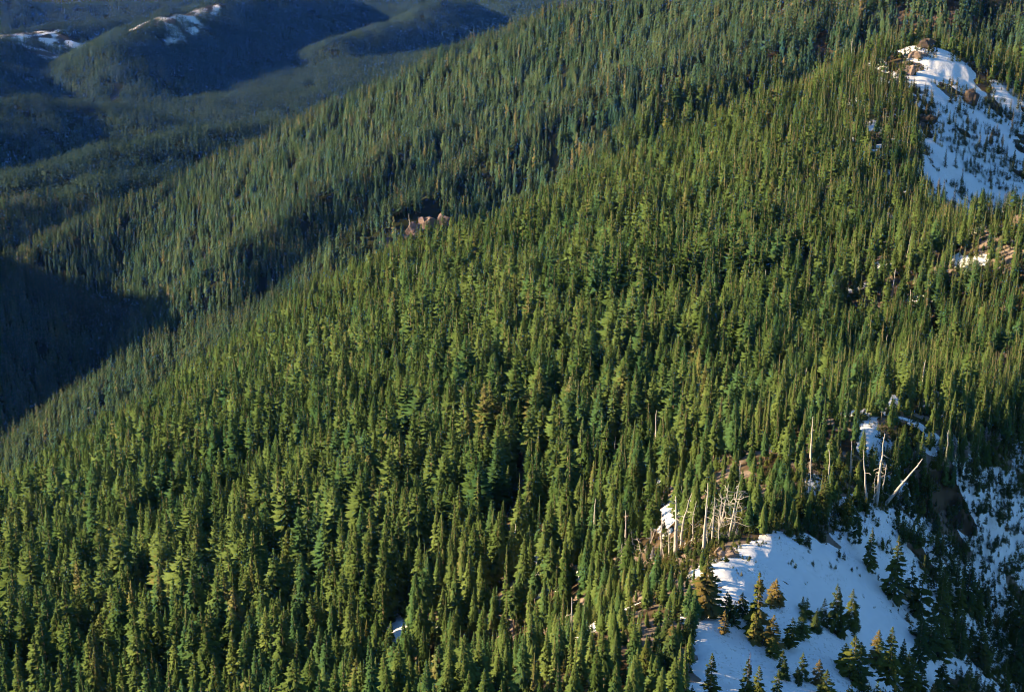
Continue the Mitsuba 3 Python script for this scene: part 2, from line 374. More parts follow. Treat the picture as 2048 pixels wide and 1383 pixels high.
# the side of the crest where the snow lies: everything to its right
east_poly = shapely.Polygon(np.vstack([crest_xy[:9] + [2, 0], [at(2180,860,655)[:2], [600, 600], [600, 100], [60, 100]]]))
bowl_poly = shapely.Polygon(np.vstack([[at(*q)[:2] for q in [(1965,470,930),(1855,400,1010),(1842,310,1100),(1826,210,1210),(1800,140,1300),(1848,95,1330),(2048,165,1320),(2250,210,1300)]], [[700, 1300], [700, 900]]]))
knoll_poly = plan([(1372,1420),(1385,1275),(1425,1215),(1440,1140),(1490,1085),(1545,1070),(1640,1084),(1720,1098),(1800,1130),(1850,1180),(1885,1250),(1895,1330),(1880,1420)])

# ------------------------------------------------------------------ snow: sheets whose depth runs out to nothing at their edges
def snow_material(p, n, uv):
    a = mikit.fbm(p.x / 1.4, p.y / 1.4, p.z / 1.4, 3)
    dirt = mikit.smoothstep(.66, .78, mikit.noise(p.x * 2.3, p.y * 2.3, p.z * 2.3)) * mikit.smoothstep(.48, .66, mikit.fbm(p.x / 7, p.y / 7, 4.0, 2))
    return mikit.mix(mikit.mix((.80, .83, .88), (.9, .91, .93), a), (.42, .38, .32), .55 * dirt)
scene['snow'] = {'type': 'twosided', 'b': {'type': 'bumpmap', 'scale': 1.0, 't': mikit.proc(lambda p, n, uv: .16 * mikit.fbm(p.x / 1.3, p.y / 1.3, p.z / 1.3, 3) + .4 * mikit.fbm(p.x / 5, p.y / 7, p.z / 5, 2), eps=.05),
                 'b': {'type': 'diffuse', 'reflectance': mikit.proc(snow_material)}}}
def sd(poly, x, y):
    p = shapely.points(x, y)
    return np.where(shapely.contains(poly, p), 1, -1) * shapely.distance(poly.exterior, p)
def f3(x, y, s, o=3, seed=0): return meshkit.fbm(np.stack([x / s, y / s, 0 * x + seed], -1), o)
def knoll_snow(x, y):
    d = sd(knoll_poly, x, y) + 5 * (f3(x, y, 4.5) - .5)
    d1 = np.clip(d / 4, -1, 1) * .55 + .5 * (f3(x, y, 11, 2, 4) - .5)
    holes = np.clip((f3(x, y, 3.2, 2, 8) - .66) * 9, 0, 2) * np.clip((16 - d) / 8, 0, 1)
    e = sd(east_poly, x, y)
    d2 = np.clip(e / 6 + .5, -1, 1) * .4 + 2.6 * (f3(x, y, 11, 4, 2) - .50) - .15
    return np.maximum(d1 - holes, np.where(e > -6, np.minimum(d2, .9), -1))
def face_snow(x, y):
    e = sd(bowl_poly, x, y)
    tear = f3(x * 1.0, y * .45, 13, 4, 6)
    return np.clip((e + 4) / 6, -1, 1) * .45 + 3.0 * (tear - .42) - .2
GAPS = [(1318, 890, 5, 16), (1335, 1022, 3.2, 15), (1085, 1118, 3.5, 14), (1765, 725, 6, 24), (1772, 800, 5, 22), (1740, 868, 3.5, 14), (800, 1256, 5, 18), (1862, 690, 4, 18), (1632, 962, 4, 12), (990, 625, 7, 26), (880, 850, 6, 24), (1630, 830, 4, 16), (1225, 945, 5, 16)]
GAPS = [(ground_at(u, v), a, b) for u, v, a, b in GAPS]
def in_gap(x, y):
    """Above zero inside the small openings of the near forest, each a strip that runs up and down the slope."""
    best = np.full(np.shape(x), -9.0)
    for p, a, b in GAPS:
        d = p[:2] / np.linalg.norm(p[:2])
        al, ac = (x - p[0]) * d[0] + (y - p[1]) * d[1], (x - p[0]) * d[1] - (y - p[1]) * d[0]
        best = np.maximum(best, 1 - np.hypot((al + .35 * b) / b, ac / a))
    return best
def patch_snow(x, y):
    """old snow lying in the gaps of the forest, more of it towards the crest"""
    d = shapely.distance(crest_line, shapely.points(x, y))
    return np.maximum(1.1 * in_gap(x, y) + 1.6 * (f3(x, y, 7, 3, 14) - .5) + .1, 3.2 * (f3(x, y, 16, 4, 12) - .575 - .10 * np.clip((d - 15) / 150, 0, 1) - .11 * np.clip((y - 560) / 60, 0, 1))) 
def snow_sheet(key, depth, x0, x1, y0, y1, step, label):
    gx, gy = np.meshgrid(np.arange(x0, x1, step), np.arange(y0, y1, step))
    d = depth(gx.ravel(), gy.ravel()).reshape(gx.shape)
    z = ground_height(gx, gy) + np.clip(d, -1.2, 1.0) + np.where(d > 0, np.minimum(d, .5) * (1.0 * (f3(gx, gy * .6, 6.5, 3, 51) - .5) + .5 * (f3(gx, gy, 2.3, 2, 52) - .5)), 0)
    i = np.arange(gx.size).reshape(gx.shape)
    q = np.stack([i[:-1, :-1], i[:-1, 1:], i[1:, 1:], i[1:, :-1]], -1).reshape(-1, 4)
    q = q[d.ravel()[q].max(1) > -.05]
    used, inv = np.unique(q, return_inverse=True)
    v = np.stack([gx, gy, z], -1).reshape(-1, 3)[used]; q = inv.reshape(-1, 4)
    scene[key] = mikit.ply((v, np.vstack([q[:, [0, 1, 2]], q[:, [0, 2, 3]]])), 'snow', smooth=True)
    labels[key] = {'label': label, 'kind': 'structure'}
snow_sheet('snowfield', knoll_snow, 18, 270, 235, 585, 1.0, 'blue shaded snowfield on the knoll with trees at the lower right')
snow_sheet('snowfield_001', face_snow, 235, 470, 900, 1350, 1.6, 'steep blue shaded snow face below the rocky peak')
snow_sheet('snow_patches', patch_snow, -120, 330, 300, 1130, 2.0, 'old snow lying in the gaps of the forest below the crest')

snag_poly = plan([(1225,1155),(1262,1110),(1330,1085),(1400,1055),(1490,1040),(1500,1085),(1440,1120),(1395,1150),(1330,1185)])
crest_snag_poly = plan([(1690,1015),(1700,985),(1780,980),(1840,985),(1850,1010),(1780,1035)])
count = {}
def put(group, stuff, M):
    k = count[stuff] = count.get(stuff, 0) + 1
    scene[f'{stuff}__{k:05d}'] = {'type': 'instance', 'g': {'type': 'ref', 'id': group}, 'to_world': T(M)}

def stand(x, y, z, h, rot, wide=1.0):
    c, s = math.cos(rot), math.sin(rot)
    return np.array([[c * h * wide, -s * h * wide, 0, x], [s * h * wide, c * h * wide, 0, y], [0, 0, h, z], [0, 0, 0, 1]])

def in_frame(x, y, z, margin_l=260, margin=90, top=30):
    u, v = pixel(np.stack([x, y, z], -1))
    return (u > -margin_l) & (u < 2048 + margin) & (v > -60) & (v < 1383 + 420)

# near slope, out to the brow
P, rng = jitter_grid(-720, 560, 190, 1900, 4.65, 5)
x, y = P[:, 0], P[:, 1]
z = ground_height(x, y)
pts = shapely.points(x, y)
r = np.hypot(x, np.hypot(y, z - CAM[2]))
ok = in_frame(x, y, z) & visible(x, y, z + 40) & (shapely.distance(HPOLY, pts) < 140)
ok &= ~shapely.contains(east_poly, pts) & ~shapely.contains(bowl_poly, pts) & ~shapely.contains(knoll_poly, pts) & ~shapely.contains(snag_poly, pts) & ~shapely.contains(crest_snag_poly, pts) & (in_gap(x, y) < 0)
for q, rad_ in (((1850, 96), 24), ((1815, 140), 20), ((1775, 165), 12)):
    p = ground_at(*q); ok &= np.hypot(x - p[0], y - p[1]) > rad_
x, y, z, r = x[ok], y[ok], z[ok], r[ok]
dc = shapely.distance(crest_line, shapely.points(x, y))
big = np.clip((dc - 20) / 160, 0, 1)                           # trees grow taller down the slope
gap = meshkit.fbm(np.stack([x / 22, y / 22, 0 * x], -1), 2)
keep = (rng.random(len(x)) < .95 - .27 * big) & (gap > np.where(y < 560, .30, .22))
x, y, z, r, big = x[keep], y[keep], z[keep], r[keep], big[keep]
low = r < 470
stand_h = .78 + .5 * meshkit.fbm(np.stack([x / 60, y / 60, 0 * x + 5], -1), 2)
h = stand_h * (10 + 7 * np.clip((r - 420) / 200, 0, 1) * (1 - big) + 19 * big) * rng.choice([.4, .6, .8, .95, 1.05, 1.2], len(x)) * rng.uniform(.9, 1.08, len(x))
kind = np.where(rng.random(len(x)) < .75 - .75 * big, 1, np.where(rng.random(len(x)) < .3, 2, 0))

# trees set out one by one: pixel of the foot, height in pixels, width in pixels, kind, label
def kind_group(name, variants, leaf):
    for i, (c, t) in enumerate(variants):
        scene[f'{name}_{i}'] = {'type': 'shapegroup', 'crown': crown_ply(c, leaf), 'trunk': mikit.ply(t, 'bark')}
def clump(seed, n=5, spread=.22):
    rng = np.random.default_rng(seed)
    cs, ts = [], []
    for k in range(n):
        hh = 1.0 if k == 0 else rng.uniform(.4, .85)
        o = np.array([0, 0, 0]) if k == 0 else np.append(rng.normal(0, spread, 2), 0)
        c, t = conifer(hh, .2 * hh + .06, 'fir', 20, 6, 2, seed * 31 + k, clear=.0, gaps=.28)
        cs.append(moved(c, o)); ts.append(moved(t, o))
    return join(cs), join(ts)
leaf_material('needles_alpine', (.03, .045, .014), (.10, .12, .03), dry=(.16, .11, .045), dry_at=.76)
leaf_material('needles_red', (.10, .035, .025), (.2, .08, .055), dry_at=.9)
kind_group('clump', [clump(500 + i) for i in range(4)], 'needles_alpine')
kind_group('alpine', [conifer(1, .2, 'fir', 30, 6, 2, 520 + i, clear=.02, gaps=.27) for i in range(4)], 'needles_alpine')
kind_group('spire', [conifer(1, .12, 'spire', 30, 5, 1, 540 + i, clear=.03) for i in range(3)], 'needles_alpine')
def krummholz(seed):
    rng = np.random.default_rng(seed); cs, ts = [], []
    for k in range(8):
        hh = rng.uniform(.45, 1.0); o = np.append(rng.normal(0, .55, 2), -.05)
        c, t = conifer(hh, .42 * hh, 'fir', 9, 7, 0, seed * 17 + k, clear=.0, gaps=.15)
        cs.append(moved(c, o)); ts.append(moved(t, o))
    return join(cs), join(ts)
kind_group('krummholz', [krummholz(560 + i) for i in range(4)], 'needles_alpine')
serial = {}
def name_of(stem):
    k = serial[stem] = serial.get(stem, -1) + 1
    return stem if k == 0 else f'{stem}_{k:03d}'
KIND_W = {'clump': .55, 'alpine': .31, 'spire': .2, 'krummholz': 2.0}
def place(stem, u, v, hpx, wpx, kind, label, cat, group=None, p=None, n=None):
    p = ground_at(u, v) if p is None else p
    R = np.linalg.norm(p - CAM)
    h = hpx * R / F / math.cos(math.asin((CAM[2] - p[2]) / R))
    rngp = np.random.default_rng(int(abs(u) * 7 + abs(v)))
    k = name_of(stem)
    wide = (wpx * (1.25 if stem == 'knoll_conifer' else 1) * R / F) / (KIND_W[kind] * h)
    scene[k] = {'type': 'instance', 'g': {'type': 'ref', 'id': f'{kind}_{rngp.integers(0, n or {"spire": 3}.get(kind, 4))}'}, 'to_world': T(stand(p[0], p[1], p[2] - .15, h, rngp.uniform(0, 6.28), wide))}
    labels[k] = {'label': label, 'category': cat}
    if group: labels[k]['group'] = group
KNOLL = [
 (1512,1275,128,66,'clump','largest dark conifer clump on the left half of the knoll snowfield'),
 (1545,1300,70,60,'clump','low dark conifer clump spreading in front of the largest clump on the knoll snow'),
 (1552,1212,56,44,'clump','bushy dark conifer behind the largest clump, halfway up the knoll snow'),
 (1602,1278,60,30,'alpine','slim small conifer between the two biggest clumps on the knoll snow'),
 (1612,1238,44,34,'clump','dark conifer bush left of the central clump on the knoll snow'),
 (1668,1270,100,52,'clump','tall dark conifer clump in the centre of the knoll snowfield'),
 (1630,1268,42,26,'alpine','short dark conifer touching the left of the central clump on the snow'),
 (1702,1262,38,30,'clump','small leaning conifer bush right of the central clump on the snow'),
 (1838,1284,54,46,'clump','round dark conifer bush alone on the right part of the knoll snow'),
 (1738,1142,86,28,'alpine','tall slender conifer at the upper right rim of the knoll snow, sunlit top'),
 (1786,1204,128,48,'alpine','tall conifer with a skirt of low boughs right of the knoll, bright top'),
 (1838,1236,122,58,'clump','dense dark conifer with a brownish top at the right edge of the knoll snow'),
 (1882,1210,74,34,'alpine','dark conifer just right of the brown topped conifer at the knoll edge'),
 (1890,1250,60,30,'alpine','short dark conifer below the right edge of the knoll snow'),
 (1420,1400,92,34,'alpine','yellow green narrow conifer on snow at the bottom edge, leftmost of its row'),
 (1490,1412,92,52,'clump','broad conifer at the bottom edge beside the dead red topped tree'),
 (1566,1364,46,26,'alpine','small round conifer, left one of a pair on the lower knoll snow'),
 (1603,1368,62,40,'clump','bushy conifer, right one of a pair on the lower knoll snow'),
 (1703,1362,88,72,'clump','wide bushy conifer clump low on the knoll snow, largest of the lower row'),
 (1650,1400,60,50,'clump','ragged conifer clump at the bottom edge left of the wide clump'),
 (1752,1340,78,40,'alpine','dark conifer, left one of a touching pair right of the wide clump'),
 (1778,1346,90,36,'alpine','dark conifer, right one of a touching pair right of the wide clump'),
 (1812,1380,74,36,'alpine','narrow dark conifer near the bottom edge below the right knoll snow'),
 (1410,1228,112,62,'alpine','large sunlit conifer with drooping boughs on the left rim of the knoll'),
 (1452,1243,60,46,'clump','low brownish green conifer bush on the left rim of the knoll snow'),
 (1290,1378,96,44,'alpine','yellow green conifer in the dark clump left of the knoll snow bottom'),
 (1345,1345,90,60,'clump','dark bushy conifer on the left border of the lower knoll snow'),
 (1335,1290,80,58,'clump','dark conifer with snow flecks on the rim above the lower knoll snow'),
 (1595,1088,26,32,'clump','small sunlit conifer tuft near the top of the knoll snow'),
 (1560,1040,70,30,'alpine','dark green conifer behind the top of the knoll, left end of the row'),
 (1600,1035,84,30,'alpine','second conifer of the row behind the top of the knoll'),
 (1645,1045,96,32,'alpine','tallest conifer of the row behind the top of the knoll'),
 (1690,1050,74,36,'clump','bushy conifer at the right end of the row behind the knoll top'),
]
kind_group('redtop', [conifer(1, .1, 'spire', 16, 5, 2, 590, clear=.1, gaps=.45)], 'needles_red')
KIND_W['redtop'] = .17
place('dead_red_conifer', 1494, 1392, 86, 22, 'redtop', 'dying conifer with a red brown top at the bottom edge of the knoll snow', 'conifer tree', n=1)
for u, v, hp, wp, kd, lb in KNOLL: place('knoll_conifer', u, v, hp, wp, kd, lb, 'conifer tree')
for a, b, w in [(990,605,40),(910,665,34),(970,632,24),(1010,672,22),(1098,680,30),(1140,645,44),(1200,695,34),(1240,732,22),(1262,825,20),(1310,878,14),(1392,888,34),(1425,892,22),
                (985,758,20),(900,746,16),(1485,892,26),(1290,705,30),(1332,745,24),(705,660,44),(765,570,40),(825,545,30),(655,735,36),(600,700,30),(1060,560,34),(860,900,20),(910,850,22),(1225,960,30),(940,980,20)]:
    u, v = 1200 + a * .414, 850 + b * .414
    place('low_shrub', u, v, w * .34, w * .85, 'krummholz', 'low dark shrub poking through the knoll snow, ' + ['left', 'middle', 'right'][int(np.clip((a - 600) / 300, 0, 2))] + ' part, ' + ['at the rim', 'below the rim', 'halfway down', 'low'][int(np.clip((b - 540) / 115, 0, 3))], 'shrub', 'low shrubs in the knoll snow')
leaf_material('needles_grey', (.15, .125, .105), (.34, .29, .26), dry_at=.95)
kind_group('deadwood', [krummholz(580 + i) for i in range(3)], 'needles_grey')
KIND_W['deadwood'] = 2.0
for u, v, w, lb in [(1325,1108,46,'grey dead twiggy scrub at the foot of the snag cluster'), (1275,1100,40,'grey dead scrub left of the snag cluster'), (1462,1075,44,'grey dead scrub under the leaning branchy snag'),
                 (1405,1090,30,'grey dead scrub between the two snag clusters'), (1900,905,70,'large greyish brown dead scrub on the crest right of the leaning trunk'), (1960,880,50,'grey dead scrub at the crest near the right edge'),
                 (1730,135,34,'greyish pink dead scrub on the skyline left of the peak'), (1700,140,24,'small grey dead scrub below the skyline poles'), (1770,985,40,'grey dead scrub around the tallest white snag'), (1205,1190,36,'grey dead scrub beside the reddish boulder'),
                 (1850,560,40,'brownish dead scrub in the forest at the right'), (1420,1125,36,'grey dead scrub above the pale crest rock')]:
    place('dead_scrub', u, v, w * .5, w, 'deadwood', lb, 'dead shrub', n=3)
# dark trees below the knoll's right edge, in the shade of the crest
rng = np.random.default_rng(77)
for k in range(34):
    u, v = 1800 + 290 * rng.random() ** .8, rng.uniform(1215, 1480)
    if u < 1890 and v < 1300: continue
    place('shaded_conifer', u, v, rng.uniform(55, 105), rng.uniform(30, 52), 'alpine', f'dark conifer in the shade right of the knoll snow, {["left", "middle", "right"][int(np.clip((u - 1800) / 83, 0, 2))]} column, {["upper", "middle", "lower", "bottom edge"][int(np.clip((v - 1215) / 50, 0, 3))]} row', 'conifer tree', 'shaded conifers below the knoll')
# small dark spires on the snow face of the peak
for k in range(70):
    u, v = rng.uniform(1850, 2110), rng.uniform(190, 440)
    p = ground_at(u, v)
    if not shapely.contains(bowl_poly, shapely.Point(p[:2])) or f3(np.array([p[0]]), np.array([p[1]]), 40, 2, 3)[0] < .42: continue
    place('snow_face_spire', u, v, rng.uniform(20, 46), rng.uniform(9, 14), 'spire', f'small dark spire conifer on the shaded snow face, {["left", "middle", "right"][int(np.clip((u - 1850) / 66, 0, 2))]} column, {["top", "upper", "middle", "lower", "lowest"][int(np.clip((v - 190) / 50, 0, 4))]} band', 'conifer tree', 'spires on the snow face', p=p)

# conifers of the near slope: the ones that show largest are things of their own, the rest is forest
def keepout(x, y): return np.zeros(len(x), bool)
size = np.where((pixel(np.stack([x, y, z + h], -1))[1] < 1383) & (np.abs(pixel(np.stack([x, y, z + h * .6], -1))[0] - 1024) < 1020), h / r, 0)
own = set(np.argsort(-size)[:190].tolist())
kind = np.where(low & (rng.random(len(x)) < .7) & (kind == 1), 0, kind)
print('near slope trees', len(x), (r < 560).sum())
def where_label(u, v):
    col = ['far left', 'left', 'left of centre', 'centre', 'right of centre', 'below the snags', 'by the knoll'][int(np.clip(u / 230, 0, 6))]
    row = ['up in its band', 'halfway down', 'near the bottom', 'at the bottom edge'][int(np.clip((v - 900) / 130, 0, 3))]
    return f'{col}, {row}'
SHAPES_OF = ['dense conical conifer', 'narrow spire shaped conifer', 'ragged bare trunked conifer']
for i in range(len(x)):
    rot = rng.uniform(0, 6.28)
    near = r[i] < 560
    which = [rng.integers(0, 5), 5 + rng.integers(0, 4), 9 + rng.integers(0, 4)][kind[i]]
    g = f"{'near' if near else 'mid' if r[i] < 850 else 'off'}_tree_{which}"
    M = stand(x[i], y[i], z[i] - .2, h[i], rot, rng.uniform(.85, 1.3))
    M[:2, 2] = rng.normal(0, .022, 2) * h[i]
    if i in own:
        k = name_of('slope_conifer')
        u_, v_ = pixel(np.array([x[i], y[i], z[i] + h[i]]))
        scene[k] = {'type': 'instance', 'g': {'type': 'ref', 'id': g}, 'to_world': T(M)}
        lb = f'{"tall" if h[i] > 24 else "middle sized" if h[i] > 16 else "short"} {SHAPES_OF[kind[i]]}, near slope, {where_label(u_, v_)}'
        labels[k] = {'label': lb, 'category': 'conifer tree', 'group': 'conifers low on the near slope: ' + lb}
    else: put(g, 'conifer_forest', M)

# young growth in the gaps
P, rng = jitter_grid(-330, 330, 240, 1320, 6.0, 31)
x, y = P[:, 0], P[:, 1]; z = ground_height(x, y); pts = shapely.points(x, y)
ok = in_frame(x, y, z) & visible(x, y, z + 8) & shapely.contains(HPOLY, pts) & ~shapely.contains(east_poly, pts) & ~shapely.contains(bowl_poly, pts) & ~shapely.contains(knoll_poly, pts)
ok &= (shapely.distance(crest_line, pts) < 150) & (rng.random(len(x)) < .75) & (patch_snow(x, y) < .25) & (in_gap(x, y) < .1) & ~shapely.contains(snag_poly, pts)
for a, b, c in zip(x[ok], y[ok], z[ok]):
    put(f'off_tree_{rng.integers(0, 4)}', 'young_conifers', stand(a, b, c - .2, rng.uniform(2.5, 6.5), rng.uniform(0, 6.28), rng.uniform(1.3, 2.0)))
labels['young_conifers'] = {'label': 'young conifers and scrub filling the gaps of the near forest', 'category': 'saplings', 'kind': 'stuff'}

# dark thicket in the shaded bowl right of the knoll
P, rng = jitter_grid(60, 300, 240, 600, 3.4, 21)
x, y = P[:, 0], P[:, 1]; z = ground_height(x, y)
ok = (sd(east_poly, x, y) > -17) & (sd(knoll_poly, x, y) < -2) & in_frame(x, y, z) & (f3(x, y, 11, 4, 2) < .56 + .12 * rng.random(len(x)) + .05 * np.clip((x - 110) / 40, 0, 1))
for a, b, c in zip(x[ok], y[ok], z[ok]):
    put(f'krummholz_{rng.integers(0, 4)}', 'dark_shrub_thicket', stand(a, b, c - .1, rng.uniform(2.2, 5.5), rng.uniform(0, 6.28), rng.uniform(.6, .95)))
# and on the snow face of the peak
P, rng = jitter_grid(230, 480, 900, 1360, 6.0, 23)
x, y = P[:, 0], P[:, 1]; z = ground_height(x, y)
ok = (sd(bowl_poly, x, y) > -6) & in_frame(x, y, z) & visible(x, y, z + 10) & ((face_snow(x, y) < .15) | (f3(x, y, 24, 3, 31) < .46 + .05 * np.clip((x - 320) / 40, 0, 1)))
for a, b, c in zip(x[ok], y[ok], z[ok]):
    if rng.random() < .4: put(f'alpine_{rng.integers(0, 4)}', 'dark_shrub_thicket', stand(a, b, c - .1, rng.uniform(5, 11), rng.uniform(0, 6.28), rng.uniform(.8, 1.1)))
    else: put(f'krummholz_{rng.integers(0, 4)}', 'dark_shrub_thicket', stand(a, b, c - .1, rng.uniform(3, 7), rng.uniform(0, 6.28), rng.uniform(.5, .9)))
# scrub along the crest between the trees
P, rng = jitter_grid(-20, 330, 240, 960, 4.5, 24)
x, y = P[:, 0], P[:, 1]; z = ground_height(x, y); pts = shapely.points(x, y)
ok = in_frame(x, y, z) & visible(x, y, z + 8) & (sd(knoll_poly, x, y) < -1) & (shapely.distance(crest_line, pts) < 34) & ~shapely.contains(east_poly, pts) & (rng.random(len(x)) < .7) & (patch_snow(x, y) < .3)
for a, b, c in zip(x[ok], y[ok], z[ok]):
    put(f'krummholz_{rng.integers(0, 4)}', 'crest_scrub', stand(a, b, c - .1, rng.uniform(1.4, 4.2), rng.uniform(0, 6.28), rng.uniform(.6, 1.0)))
P, rng = jitter_grid(-20, 160, 260, 620, 3.0, 25)
x, y = P[:, 0], P[:, 1]; z = ground_height(x, y); pts = shapely.points(x, y)
ok = (shapely.contains(snag_poly, pts) | shapely.contains(crest_snag_poly, pts)) & (rng.random(len(x)) < .7) & (patch_snow(x, y) < .3) & (sd(knoll_poly, x, y) < 0)
for a, b, c in zip(x[ok], y[ok], z[ok]):
    put(f'alpine_{rng.integers(0, 4)}' if rng.random() < .5 else f'krummholz_{rng.integers(0, 4)}', 'crest_scrub', stand(a, b, c - .1, rng.uniform(1.2, 3.4), rng.uniform(0, 6.28), rng.uniform(.9, 1.4)))
labels['crest_scrub'] = {'label': 'low green scrub between the trees along the crest', 'category': 'scrub', 'kind': 'stuff'}
print('thicket', ok.sum())
labels['dark_shrub_thicket'] = {'label': 'dark dwarf conifer thicket on the shaded snowy slope below the crest', 'category': 'shrubs', 'kind': 'stuff'}
# ------------------------------------------------------------------ dead trees
def snag(u0, v0, u1, v1, label, n_br=9, thick=1.0, bow=0.0, br_len=.16, group=None, below=0):
    """A dead bleached trunk from the pixel of its foot to that of its top, with broken branches as parts."""
    p0 = ground_at(u0, v0)
    R = np.linalg.norm(p0 - CAM)
    rng = np.random.default_rng(int(u0 * 3 + v0))
    H = (v0 - v1) * R / F / math.cos(math.asin((CAM[2] - p0[2]) / R))
    dx = (u1 - u0) * R / F
    H += below
    t = np.linspace(0, 1, 8)
    path = np.stack([dx * t + bow * H * np.sin(math.pi * t), rng.normal(0, .012, 8) * H * t, H * t], -1)
    path[:, 0] += rng.normal(0, .008, 8) * H * t
    path += p0 - [0, 0, .3 + below]
    rad = thick * (.021 * H + .06) * (1 - .82 * t) 
    k = name_of('dead_tree')
    scene[k + '__trunk'] = mikit.ply(tube(path, rad, 7), 'grey_wood', smooth=True)
    for j in range(n_br):
        s = rng.uniform(.22, .95); i = min(int(s * 7), 6); b = path[i] + (path[i + 1] - path[i]) * (s * 7 - i)
        a = rng.uniform(0, 2 * math.pi); L = H * br_len * rng.uniform(.25, 1.25) * (1.15 - .7 * s)
        q = np.linspace(0, 1, 4)
        br = b + np.stack([np.cos(a) * L * q, np.sin(a) * L * q, L * (rng.uniform(-.25, .4) * q - .5 * q ** 2 * rng.uniform(-.7, 1.2))], -1)
        br[1:] += rng.normal(0, .07 * L, (3, 3))
        scene[f'{k}__branch' + (f'_{j:03d}' if j else '')] = mikit.ply(tube(br, rad[0] * rng.uniform(.16, .34) * (1 - .8 * q) + .02, 4), 'grey_wood', smooth=True)
    labels[k] = {'label': label, 'category': 'dead tree'}
    if group: labels[k]['group'] = group
Z1 = lambda a, b: (1200 + a * .414, 850 + b * .414)
for a, b, label, kw in [
    ((240,570),(236,440), 'thin curved dead tree at the left end of the bleached snag cluster by the knoll', dict(bow=.05, n_br=4)),
    ((295,650),(290,425), 'straight grey dead tree with stubby side branches left of the thickest snag', dict(n_br=10)),
    ((365,640),(358,345), 'thickest white dead trunk in the snag cluster left of the knoll', dict(thick=1.5, n_br=12, br_len=.2)),
    ((392,600),(432,330), 'dead tree bending right beside the thickest white snag', dict(bow=-.05, n_br=10, br_len=.2)),
    ((392,470),(388,285), 'tall thin dead top behind the thickest white snag', dict(n_br=5)),
    ((498,610),(507,285), 'slender dead tree standing alone between the two snag clusters', dict(n_br=7)),
    ((540,560),(546,350), 'dead tree with many fine branches left of the leaning branchy snag', dict(n_br=12, br_len=.2)),
    ((580,500),(612,285), 'dead tree with a dense broken top behind the leaning branchy snag', dict(n_br=14, br_len=.3)),
    ((625,525),(660,275), 'leaning dead tree with long horizontal bleached branches by the knoll top', dict(n_br=24, br_len=.32)),
    ((105,740),(100,570), 'grey dead tree with short stubs, lower left of the snag cluster', dict(n_br=9)),
    ((147,640),(138,520), 'small dead pole just above the lower left snag', dict(n_br=5)),
    ((335,650),(325,480), 'thin dead tree half hidden between the two trunks of the cluster', dict(n_br=8)),
    ((1290,395),(1250,125), 'bare dead pole leaning left on the crest above the knoll', dict(n_br=3)),
    ((1335,390),(1342,50), 'tallest white dead tree on the crest above the knoll', dict(n_br=12, thick=1.1)),
    ((1355,370),(1368,190), 'short forked dead tree right beside the tallest white snag', dict(n_br=12, br_len=.25)),
    ((1322,390),(1318,250), 'broken dead stub left beside the tallest white snag', dict(n_br=4)),
    ((1366,392),(1535,165), 'thick dead trunk leaning far to the right on the crest', dict(n_br=16, thick=1.5, br_len=.1)),
    ((1012,330),(1010,190), 'thin dark dead pole behind the knoll beside a small snow patch', dict(n_br=3)),
]:
    snag(*Z1(*a), *Z1(*b), label, **kw)
for u0, v0, u1, v1, label in [
    (1142,880,1137,755,'tall pale dead trunk in the middle of the near slope'), (1122,905,1117,838,'short pale dead trunk left below the tall pale one on the mid slope'),
    (940,955,935,888,'dead pole in the forest left of the middle'), (1080,935,1076,885,'broken dead stump pole on the mid slope above the snow gully'),
    (1124,955,1120,902,'dead pole right above the snow gully on the slope'), (788,1110,778,1030,'bare dead pole in the lower left forest'),
    (1145,1290,1142,1195,'white dead pole above the bottom edge left of the snow knoll'), (1060,1190,1058,1130,'short dead pole beside the small snow gully'),
    (1354,525,1350,455,'dark trunked dead tree in the upper middle of the slope'), (1452,760,1449,705,'short bleached dead top right of the middle'),
    (1556,820,1554,770,'broken white dead stub on the right part of the slope'), (1703,140,1700,80,'thin dead pole on the skyline left of the peak'),
    (1684,150,1683,100,'shorter dead pole on the skyline left of the peak'), (1700,960,1698,880,'dead pole in front of the crest forest, right side'),
    (912,1100,905,1000,'thin dead pole in the lower middle forest'), (520,1170,517,1100,'grey dead tree in the lower left forest'),
    (1010,1010,1008,950,'dead pole just left above the snow gully'), (1655,1000,1652,900,'dead pole behind the knoll at the foot of the dense slope'),
    (1480,1010,1476,925,'dead pole above the leaning branchy snag'), (640,1190,634,1120,'thin grey dead pole near the lower left of the slope'),
]: snag(u0, v0, u1, v1, label, n_br=6, br_len=.12, below=4)
rng = np.random.default_rng(15)
for k in range(14):
    u, v = rng.uniform(1250, 1490), 0
    v = 1120 - (u - 1250) * .26 + rng.uniform(-18, 22)
    hp = rng.uniform(28, 88)
    snag(u, v, u + rng.normal(0, 9), v - hp, 'thin bleached dead tree in the tangle of the snag cluster, ' + ('left' if u < 1330 else 'middle' if u < 1410 else 'right') + ' end', n_br=11, br_len=.24, bow=rng.normal(0, .03), thick=.8, group='thin bleached snags in the cluster')
rng = np.random.default_rng(5)
for k in range(74):
    u, v = rng.uniform(820, 1900), rng.uniform(430, 1150)
    if v > 1000 and u > 1300: continue
    hp = rng.uniform(48, 95) * (.55 + v / 1900)
    snag(u, v, u + rng.uniform(-5, 5), v - hp, f'thin grey dead pole among the green conifers, {["left", "centre left", "centre right", "right"][int(np.clip((u - 820) / 270, 0, 3))]} part, {["top", "upper", "middle", "lower", "lowest"][int(np.clip((v - 430) / 144, 0, 4))]} band of the slope', n_br=5, br_len=.12, thick=1.25, group='dead poles scattered in the slope forest')

